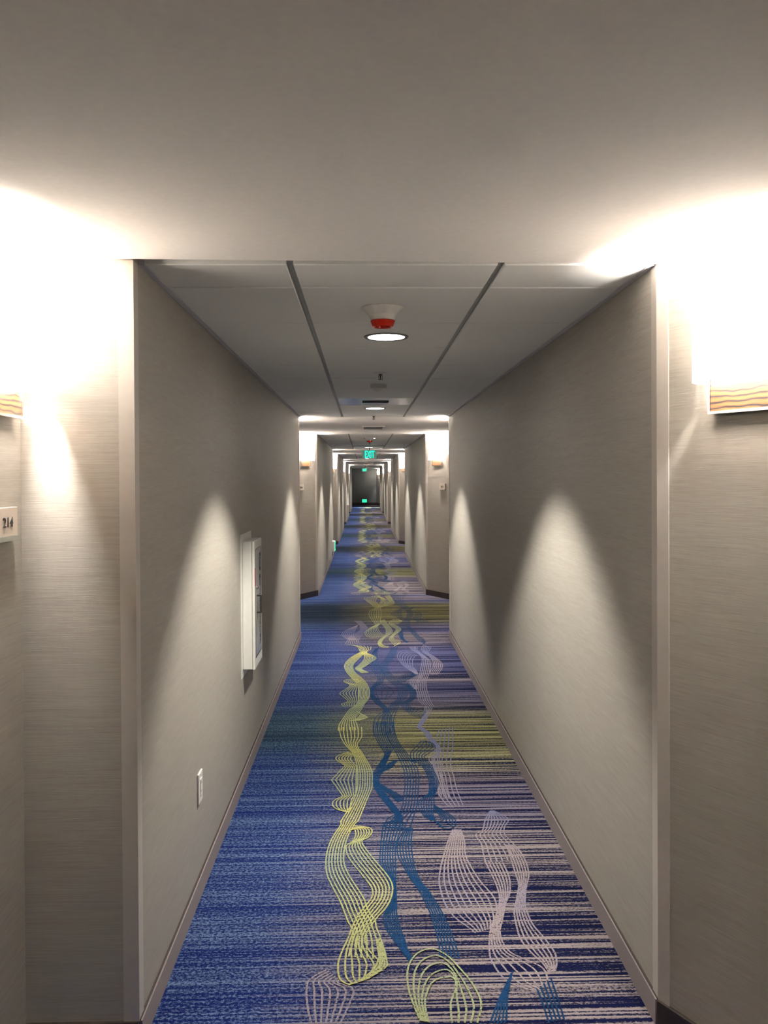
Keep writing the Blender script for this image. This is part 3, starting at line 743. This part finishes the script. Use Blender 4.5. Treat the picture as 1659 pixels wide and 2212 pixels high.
ne = Vector((de.y, -de.x)) if Vector((de.y, -de.x)).x < 0 else Vector((-de.y, de.x))
bm = bmesh.new()
bar(bm, pa + de * 0.02, pb - de * 0.02, ne, 0, 0.014, 0, 0.17)
struct('baseboard_end', bm, M['darkwood'], 'dark baseboard on the slanted far wall')

# ------------------------------------------------------------------ doors on the slanted walls
ndoor = [0]
frame_me = slab_me = handle_me = None
def door(p0, d, n, where):
    global frame_me, slab_me, handle_me
    ndoor[0] += 1
    c = Vector(p0) + Vector(d) * 1.08
    if slab_me is None:
        bm = bmesh.new()
        box(bm, -0.45, 0.45, 0.0, 0.018, 0.008, 2.04)
        for z0, z1 in ((0.2, 0.95), (1.1, 1.85)):
            box(bm, -0.32, 0.32, 0.018, 0.024, z0, z1, 0.004)
        o = obj('door_1', bm, M['door'])
        slab_me = o.data
        bm = bmesh.new()
        for x0, x1, z0, z1 in ((-0.51, -0.45, 0, 2.1), (0.45, 0.51, 0, 2.1), (-0.45, 0.45, 2.04, 2.1)):
            box(bm, x0, x1, 0, 0.03, z0, z1)
        fr = obj('door_frame', bm, M['frame'], o)
        frame_me = fr.data
        bm = bmesh.new()
        box(bm, -0.41, -0.35, 0.018, 0.03, 0.93, 1.12, 0.004)
        box(bm, -0.395, -0.27, 0.06, 0.075, 0.99, 1.01, 0.004)
        box(bm, -0.39, -0.375, 0.03, 0.07, 0.992, 1.008)
        h = obj('handle', bm, M['chrome'], o)
        handle_me = h.data
    else:
        o = link(bpy.data.objects.new('door_%d' % ndoor[0], slab_me))
        link(bpy.data.objects.new('door_frame', frame_me), o)
        link(bpy.data.objects.new('handle', handle_me), o)
    o.location = (c.x, c.y, 0)
    o.rotation_euler = (0, 0, rot_to(n[0], n[1]))
    o['kind'] = 'structure'
    o['label'] = 'dark wooden guest room door on ' + where

slants = []      # (recess number, side, 'far' or 'near' wall of the recess, corner, direction, normal)
for a in range(0, NSEC):
    for side in (-1, 1):
        if not (a == 0 and side < 0):
            slants.append((a, side, 'far', Vector((wx(side), sec_start(a, side))), Vector((side * DX, -DY)), Vector((-side * DY, -DX))))
        if a > 0:
            slants.append((a, side, 'near', Vector((wx(side), SEC[a - 1][1])), Vector((side * DX, DY)), Vector((-side * DY, DX))))
slants.append((0, 1, 'near', Vector((XR, -0.73)), Vector((DX, DY)), Vector((-DY, DX))))
for a, side, which, p0, d, n in slants:
    door(p0, d, n, 'the %s slanted %s wall of the %s doorway recess' % (which, 'left' if side < 0 else 'right', ORD[a]))

# ------------------------------------------------------------------ wall sconces
SC_Z = 1.757
def make_sconce(label, group):
    t = thing('wall_sconce', label, 'wall lamp', (0, 0, 0), 0, group)
    bm = bmesh.new()
    box(bm, -0.06, 0.06, 0.0, 0.012, 0.08, 0.24)
    box(bm, -0.1045, 0.1045, 0.012, 0.020, 0.0005, 0.3095)
    obj('mounting_plate', bm, M['chrome'], t)
    bm = bmesh.new()
    b = 0.007
    for x0, x1, z0, z1 in ((-0.105, -0.105 + b, 0, 0.31), (0.105 - b, 0.105, 0, 0.31),
                           (-0.105 + b, 0.105 - b, 0, b), (-0.105 + b, 0.105 - b, 0.31 - b, 0.31)):
        box(bm, x0, x1, 0.010, 0.030, z0, z1)
    obj('frame', bm, M['chrome'], t)
    bm = bmesh.new()
    box(bm, -0.0975, 0.0975, 0.020, 0.026, 0.0075, 0.3025)
    obj('wood_panel', bm, M['wood'], t)
    # bowed white shade, open at top and bottom and standing off the wall at both sides
    bm = bmesh.new()
    N, ex = 28, 3.4
    def prof(a, b0):
        out = []
        for i in range(N + 1):
            th = math.pi * i / N
            cx, sy = math.cos(th), math.sin(th)
            out.append((a * math.copysign(abs(cx) ** (2 / ex), cx), 0.024 + b0 * abs(sy) ** (2 / ex)))
        return out
    po, pi_ = prof(0.122, 0.088), prof(0.118, 0.084)
    rows = []
    for pr, z in ((po, 0.081), (po, 0.308), (pi_, 0.308), (pi_, 0.081)):
        rows.append([bm.verts.new((x, y, z)) for x, y in pr])
    for r0, r1 in zip(rows, rows[1:] + rows[:1]):
        for i in range(N):
            bm.faces.new((r0[i], r0[i + 1], r1[i + 1], r1[i]))
    for i in (0, N):
        bm.faces.new([r[i] for r in rows])
    obj('shade', bm, M['shade'], t, smooth=True)
    for z in (0.12, 0.27):
        bm = bmesh.new()
        prism(bm, [(-0.117, 0.040), (-0.074, 0.040), (-0.074, 0.026), (-0.066, 0.026), (-0.066, 0.040), (0.066, 0.040), (0.066, 0.026),
                   (0.074, 0.026), (0.074, 0.040), (0.117, 0.040), (0.117, 0.044), (-0.117, 0.044)], z, z + 0.006)
        obj('bracket', bm, M['chrome'], t)
    bm = bmesh.new()
    box(bm, -0.092, 0.092, 0.0262, 0.060, 0.100, 0.108, 0.002)  # unseen baffle added to keep direct bulb light off the wood panel
    obj('light_baffle', bm, M['chrome'], t)
    l = bpy.data.lights.new('sconce_bulb_light', 'POINT')
    l.energy = SCONCE_W
    l.color = SCONCE_COL
    l.shadow_soft_size = 0.022
    lo = link(bpy.data.objects.new('bulb_light', l), t)
    lo.location = (0, 0.074, 0.256)
    return t

sconce = None
def place_sconce(p, n, label, group):
    global sconce
    loc = (p.x, p.y, SC_Z)
    rz = rot_to(n[0], n[1])
    if sconce is None:
        sconce = make_sconce(label, group)
        sconce.location = loc
        sconce.rotation_euler = (0, 0, rz)
        return sconce
    return dup(sconce, loc, rz, label, group)

SG = 'wall sconces in the doorway recesses'
place_sconce(Vector((XA, 2.172)), (1, 0), 'glowing white sconce at the left photo edge above the 214 sign', SG)
for a, side, which, p0, d, n in slants:
    sd = 'left' if side < 0 else 'right'
    if a == 0 and which == 'far':
        lab = 'large glowing white sconce with wood panel at the right photo edge'
    elif a == 1 and which == 'far':
        lab = 'glowing sconce above the small room sign across the corridor on the %s, second recess' % sd
    elif which == 'far':
        lab = 'glowing sconce on the %s in the %s doorway recess counted from the camera' % (sd, ORD[a])
    else:
        lab = 'sconce on the %s wall facing away from view in the %s doorway recess' % (sd, ORD[a])
    place_sconce(p0 + d * 0.295, tuple(n), lab, SG)
place_sconce(pa + de * 0.62, tuple(ne), 'small glowing sconce on the slanted wall beside the far end wall', SG)

# ------------------------------------------------------------------ room number signs
def room_sign(p, n, digits, label):
    t = thing('room_sign', label, 'sign', (p.x, p.y, 1.431), rot_to(n[0], n[1]), 'room number signs')
    bm = bmesh.new()
    box(bm, -0.0625, 0.0625, 0.0, 0.017, 0.013, 0.089, 0.0015)
    obj('plate', bm, M['signface'], t)
    bm = bmesh.new()
    box(bm, -0.0625, 0.0625, 0.0, 0.020, 0.0, 0.0128)
    obj('bottom_rail', bm, M['signlip'], t)
    bm = text_bm(digits, 0.026, 0.060, 0.002)
    for v in bm.verts:
        v.co = (-v.co.x, 0.018 - v.co.y * 1.0, 0.050 + v.co.z)
    obj('number', bm, M['ink'], t)
    return t
room_sign(Vector((XA, 2.197)), (1, 0), '214', 'taupe room sign reading 214 at the left photo edge')
for a, side, which, p0, d, n in slants:
    if a == 1 and which == 'far':
        room_sign(p0 + d * 0.40, tuple(n), '216' if side < 0 else '215',
                  'small square room number sign below the %s sconce of the second recess' % ('left' if side < 0 else 'right'))

# ------------------------------------------------------------------ ceiling fixtures
XD = 0.100
def make_downlight(label, group):
    t = thing('downlight', label, 'downlight', (0, 0, 0), 0, group)
    bm = bmesh.new()
    lathe(bm, [(0.079, 0.0), (0.080, -0.004), (0.094, -0.005), (0.0965, -0.001), (0.0965, 0.0)], 40, cap0=False, cap1=False)
    obj('trim_ring', bm, M['trimgrey'], t, smooth=True)
    bm = bmesh.new()
    lathe(bm, [(0.0785, 0.0), (0.0785, -0.002)], 40)
    obj('lens', bm, M['lens'], t)
    l = bpy.data.lights.new('downlight_beam', 'SPOT')
    l.energy = DOWN_W
    l.color = DOWN_COL
    l.spot_size = math.radians(100)
    l.spot_blend = 0.38
    l.shadow_soft_size = 0.05
    lo = link(bpy.data.objects.new('beam', l), t)
    lo.location = (0, 0, -0.010)
    return t
down = None
for k in range(NSEC):
    for j, dy in enumerate((1.225, 4.855)):
        lab = 'round white recessed downlight, %s of the pair in the %s tiled ceiling stretch' % (('nearer', 'farther')[j], ORD[k])
        loc = (XD, SEC[k][0] + dy, CEIL - 0.0003)
        if down is None:
            down = make_downlight(lab, 'ceiling downlights')
            down.location = loc
        else:
            dup(down, loc, 0, lab, 'ceiling downlights')
# added downlight standing in for cool light from the side at the far end
cool = dup(down, (0.05, 45.7, CEIL - 0.0003), 0, 'added downlight standing in for cool side light before the far end wall', 'ceiling downlights')
for ch in cool.children:
    if ch.type == 'LIGHT':
        ch.data = ch.data.copy()
        ch.data.color = (0.72, 0.84, 1.0)
        ch.data.energy = 260
        ch.data.spot_size = math.radians(52)

def make_horn(label, group):
    t = thing('fire_alarm_strobe', label, 'fire alarm', (0, 0, 0), 0, group)
    bm = bmesh.new()
    lathe(bm, [(0.0775, 0.0), (0.0785, -0.003), (0.072, -0.007), (0.058, -0.019), (0.051, -0.028), (0.050, -0.030), (0.044, -0.046)], 40)
    obj('housing', bm, M['white'], t, smooth=True)
    bm = bmesh.new()
    lathe(bm, [(0.0435, -0.0465), (0.0445, -0.049), (0.042, -0.053), (0.038, -0.066), (0.035, -0.069), (0.028, -0.066), (0.027, -0.060)], 40)
    obj('red_lens', bm, M['red'], t, smooth=True)
    return t
horn = make_horn('white and red fire alarm strobe on the nearest tiled ceiling', 'ceiling fire alarm strobes')
horn.location = (0.071, 2.985, CEIL)
for k in range(1, NSEC):
    dup(horn, (0.086, 3.38 + PITCH_Y * k, CEIL), 0, 'white and red fire alarm strobe on the %s tiled ceiling stretch' % ORD[k], 'ceiling fire alarm strobes')

def make_sprinkler(label, group):
    t = thing('sprinkler_head', label, 'sprinkler', (0, 0, 0), 0, group)
    bm = bmesh.new()
    lathe(bm, [(0.038, 0.0), (0.038, -0.003), (0.020, -0.008)], 28)
    obj('escutcheon', bm, M['white'], t, smooth=True)
    bm = bmesh.new()
    lathe(bm, [(0.007, -0.0085), (0.007, -0.018), (0.0035, -0.020), (0.0035, -0.040)], 14)
    for s in (-1, 1):
        box(bm, s * 0.010 - 0.0015, s * 0.010 + 0.0015, -0.002, 0.002, -0.040, -0.0085)
    obj('frame', bm, M['darkgrey'], t)
    bm = bmesh.new()
    lathe(bm, [(0.014, -0.0405), (0.014, -0.042)], 16)
    obj('deflector', bm, M['darkgrey'], t)
    return t
spk = make_sprinkler('pendent sprinkler head between the alarm strobe and the round detector', 'ceiling sprinkler heads')
spk.location = (0.099, 4.80, CEIL)
dup(spk, (0.098, 8.03, CEIL), 0, 'pendent sprinkler head just before the first bright drywall ceiling band', 'ceiling sprinkler heads')
for k in range(1, NSEC):
    dup(spk, (0.099, 4.80 + PITCH_Y * k, CEIL), 0, 'pendent sprinkler head on the %s tiled ceiling stretch' % ORD[k], 'ceiling sprinkler heads')

t = thing('smoke_detector', 'shallow round detector just before the metal air diffuser', 'smoke detector', (0.098, 5.42, CEIL))
bm = bmesh.new()
lathe(bm, [(0.052, 0.0), (0.053, -0.006), (0.052, -0.020)], 36)
obj('base', bm, M['white'], t, smooth=True)
bm = bmesh.new()
lathe(bm, [(0.050, -0.0205), (0.050, -0.024), (0.036, -0.034), (0.022, -0.039), (0.021, -0.042), (0.008, -0.043)], 36)
obj('dome', bm, M['white'], t, smooth=True)

t = thing('air_diffuser', 'shiny square metal air diffuser panel in the tiled ceiling', 'air vent', (XC - 0.008, JOINT0 + 6.5 * PT, CEIL))
w, l = 0.292, 0.298
bm = bmesh.new()
for x0, x1, y0, y1 in ((-w, -0.105, -l, l), (0.105, w, -l, l), (-0.105, 0.105, -l, -0.11), (-0.105, 0.105, 0.11, l)):
    box(bm, x0, x1, y0, y1, 0.0, 0.012)
obj('face_plate', bm, M['alu'], t)
bm = bmesh.new()
box(bm, -0.105, 0.105, -0.11, 0.11, 0.010, 0.0155)
obj('throat', bm, M['black'], t)
for i in range(5):
    bm = bmesh.new()
    y = -0.085 + 0.042 * i
    box(bm, -0.104, 0.104, y - 0.004, y + 0.004, 0.0, 0.0095)
    obj('louver', bm, M['darkgrey'], t)

def make_grille(label, group):
    t = thing('ceiling_grille', label, 'air vent', (0, 0, 0), 0, group)
    bm = bmesh.new()
    for x0, x1, y0, y1 in ((-0.135, 0.135, -0.30, -0.27), (-0.135, 0.135, 0.27, 0.30), (-0.135, -0.112, -0.27, 0.27), (0.112, 0.135, -0.27, 0.27)):
        box(bm, x0, x1, y0, y1, -0.010, 0.0)
    obj('frame', bm, M['soffit'], t)
    bm = bmesh.new()
    box(bm, -0.112, 0.112, -0.27, 0.27, -0.002, 0.0)
    obj('backing', bm, M['black'], t)
    bm = bmesh.new()
    box(bm, -0.1115, 0.1115, -0.0055, 0.0055, -0.0085, -0.0055)
    sl = obj('slat', bm, M['trimgrey'], t)
    sl.location.y = -0.24
    for i in range(1, 13):
        o = link(bpy.data.objects.new('slat', sl.data), t)
        o.location.y = -0.24 + 0.04 * i
    return t
gr = make_grille('white framed vent grille in the first bright drywall ceiling band', 'drywall ceiling vent grilles')
gr.location = (0.114, 9.92, CEIL)
for k in range(1, NSEC - 1):
    dup(gr, (0.114, 9.92 + PITCH_Y * k, CEIL), 0, 'vent grille in the drywall ceiling of the %s recess' % ORD[k + 1], 'drywall ceiling vent grilles')

# ------------------------------------------------------------------ exit signs
def hanging_exit(loc, label):
    t = thing('exit_sign', label, 'exit sign', loc, 0, 'hanging exit signs')
    bm = bmesh.new()
    box(bm, -0.075, 0.075, -0.03, 0.03, -0.012, 0.0, 0.003)
    obj('canopy', bm, M['white'], t)
    bm = bmesh.new()
    lathe(bm, [(0.007, -0.068), (0.007, -0.0125)], 12)
    obj('stem', bm, M['darkgrey'], t)
    bm = bmesh.new()
    prism(bm, [(-0.142, -0.006), (0.142, -0.006), (0.142, 0.006), (-0.142, 0.006)], -0.225, -0.0685)
    for v in bm.verts:
        if v.co.z < -0.2:
            v.co.x *= 0.95
    obj('panel', bm, M['exitpanel'], t)
    bm = text_bm('EXIT', 0.132, 0.178, 0.003)
    for v in bm.verts:
        v.co.y -= 0.0085
        v.co.z -= 0.148
        v.co.x += 0.006
    obj('lettering', bm, M['exitletters'], t)
    return t
hanging_exit((0.108, 15.8, CEIL), 'glowing green EXIT sign hanging from the second tiled ceiling')
hanging_exit((0.035, 43.9, CEIL), 'tiny glowing green EXIT sign hanging before the far end wall')

def low_exit(loc, rz, label):
    t = thing('low_exit_sign', label, 'exit sign', loc, rz, 'floor level exit signs')
    bm = bmesh.new()
    box(bm, -0.145, 0.145, 0.0, 0.055, 0.0, 0.205, 0.006)
    obj('housing', bm, M['white'], t)
    bm = bmesh.new()
    box(bm, -0.135, 0.135, 0.055, 0.060, 0.012, 0.193)
    obj('lit_face', bm, M['exitgreen'], t)
    bm = text_bm('EXIT', 0.12, 0.2, 0.002)
    for v in bm.verts:
        v.co = (-v.co.x, 0.0612 - v.co.y, 0.1025 + v.co.z)
    obj('lettering', bm, M['exitdark'], t)
    return t
low_exit((XL, 16.57, 0.148), rot_to(1, 0), 'white box exit sign low on the left wall with green glow')
low_exit((0.03, Y_END, 0.175), rot_to(0, -1), 'small glowing green exit sign low on the far end wall')

# ------------------------------------------------------------------ fire extinguisher cabinets
def make_cabinet(label):
    t = thing('extinguisher_cabinet', label, 'cabinet', (0, 0, 0), 0, 'fire extinguisher cabinets')
    # local frame: +Y out of the wall, +X towards the camera on the left wall
    bm = bmesh.new()
    box(bm, -0.195, 0.195, 0.0, 0.003, 0.0, 0.748)
    obj('wall_flange', bm, M['whitemetal'], t)
    bm = bmesh.new()
    box(bm, -0.1525, 0.1525, 0.003, 0.052, 0.040, 0.710, 0.004)
    obj('body', bm, M['whitemetal'], t)
    bm = bmesh.new()
    box(bm, -0.1545, 0.1545, 0.0525, 0.066, 0.038, 0.712, 0.004)
    dr = obj('door', bm, M['whitemetal'], t)
    bm = bmesh.new()
    for x0, x1, z0, z1 in ((-0.118, 0.118, 0.662, 0.668), (-0.118, -0.113, 0.10, 0.662), (0.113, 0.118, 0.10, 0.662), (-0.118, 0.118, 0.094, 0.10)):
        box(bm, x0, x1, 0.066, 0.0675, z0, z1)
    obj('window_seal', bm, M['darkgrey'], dr)
    bm = bmesh.new()
    box(bm, -0.1125, 0.1125, 0.066, 0.0668, 0.1005, 0.6615)
    obj('window_panel', bm, M['glass'], dr)
    bm = bmesh.new()
    box(bm, 0.132, 0.140, 0.066, 0.0675, 0.475, 0.570)
    obj('red_label', bm, M['red'], dr)
    bm = bmesh.new()
    lathe(bm, [(0.011, 0.0), (0.011, 0.008), (0.006, 0.011)], 16)
    for v in bm.verts:
        v.co = (v.co.x + 0.078, 0.0662 + v.co.z, v.co.y + 0.462)
    obj('lock', bm, M['chrome'], dr, smooth=True)
    bm = bmesh.new()
    for z in (0.322, 0.412):
        box(bm, 0.054, 0.064, 0.0662, 0.090, z, z + 0.008)
    box(bm, 0.054, 0.064, 0.083, 0.092, 0.322, 0.420, 0.002)
    obj('pull_handle', bm, M['darkgrey'], dr)
    bm = text_bm('FIRE EXTINGUISHER', 0.026, 0.50, 0.001)
    for v in bm.verts:
        x, y, z = v.co
        v.co = (-0.062 - z, 0.0677 - y, 0.385 - x)
    bmesh.ops.reverse_faces(bm, faces=bm.faces[:])
    obj('lettering', bm, M['ink'], dr)
    return t
cab = make_cabinet('white fire extinguisher cabinet on the near left wall')
cab.rotation_euler = (0, 0, rot_to(1, 0))
cab.location = (XL, 4.488, 0.555)
dup(cab, (XL, 31.6, 0.555), rot_to(1, 0), 'distant white extinguisher cabinet, a thin upright sliver on the far left wall', 'fire extinguisher cabinets')

# ------------------------------------------------------------------ power outlet
t = thing('power_outlet', 'white power outlet low on the near left wall', 'outlet', (XL, 3.19, 0.352), rot_to(1, 0))
bm = bmesh.new()
box(bm, -0.0375, 0.0375, 0.0, 0.007, 0.0, 0.116, 0.002)
obj('cover_plate', bm, M['white'], t)
bm = bmesh.new()
box(bm, -0.017, 0.017, 0.007, 0.0095, 0.026, 0.092, 0.001)
o = obj('receptacle', bm, M['white'], t)
bm = bmesh.new()
for z in (0.040, 0.072):
    for x in (-0.006, 0.006):
        box(bm, x - 0.001, x + 0.001, 0.0095, 0.0099, z, z + 0.008)
obj('slots', bm, M['black'], o)
bm = bmesh.new()
lathe(bm, [(0.003, 0.0), (0.003, 0.0012)], 10)
for v in bm.verts:
    v.co = (v.co.x, 0.007 + v.co.z, 0.105 + v.co.y)
obj('screw', bm, M['chrome'], t)
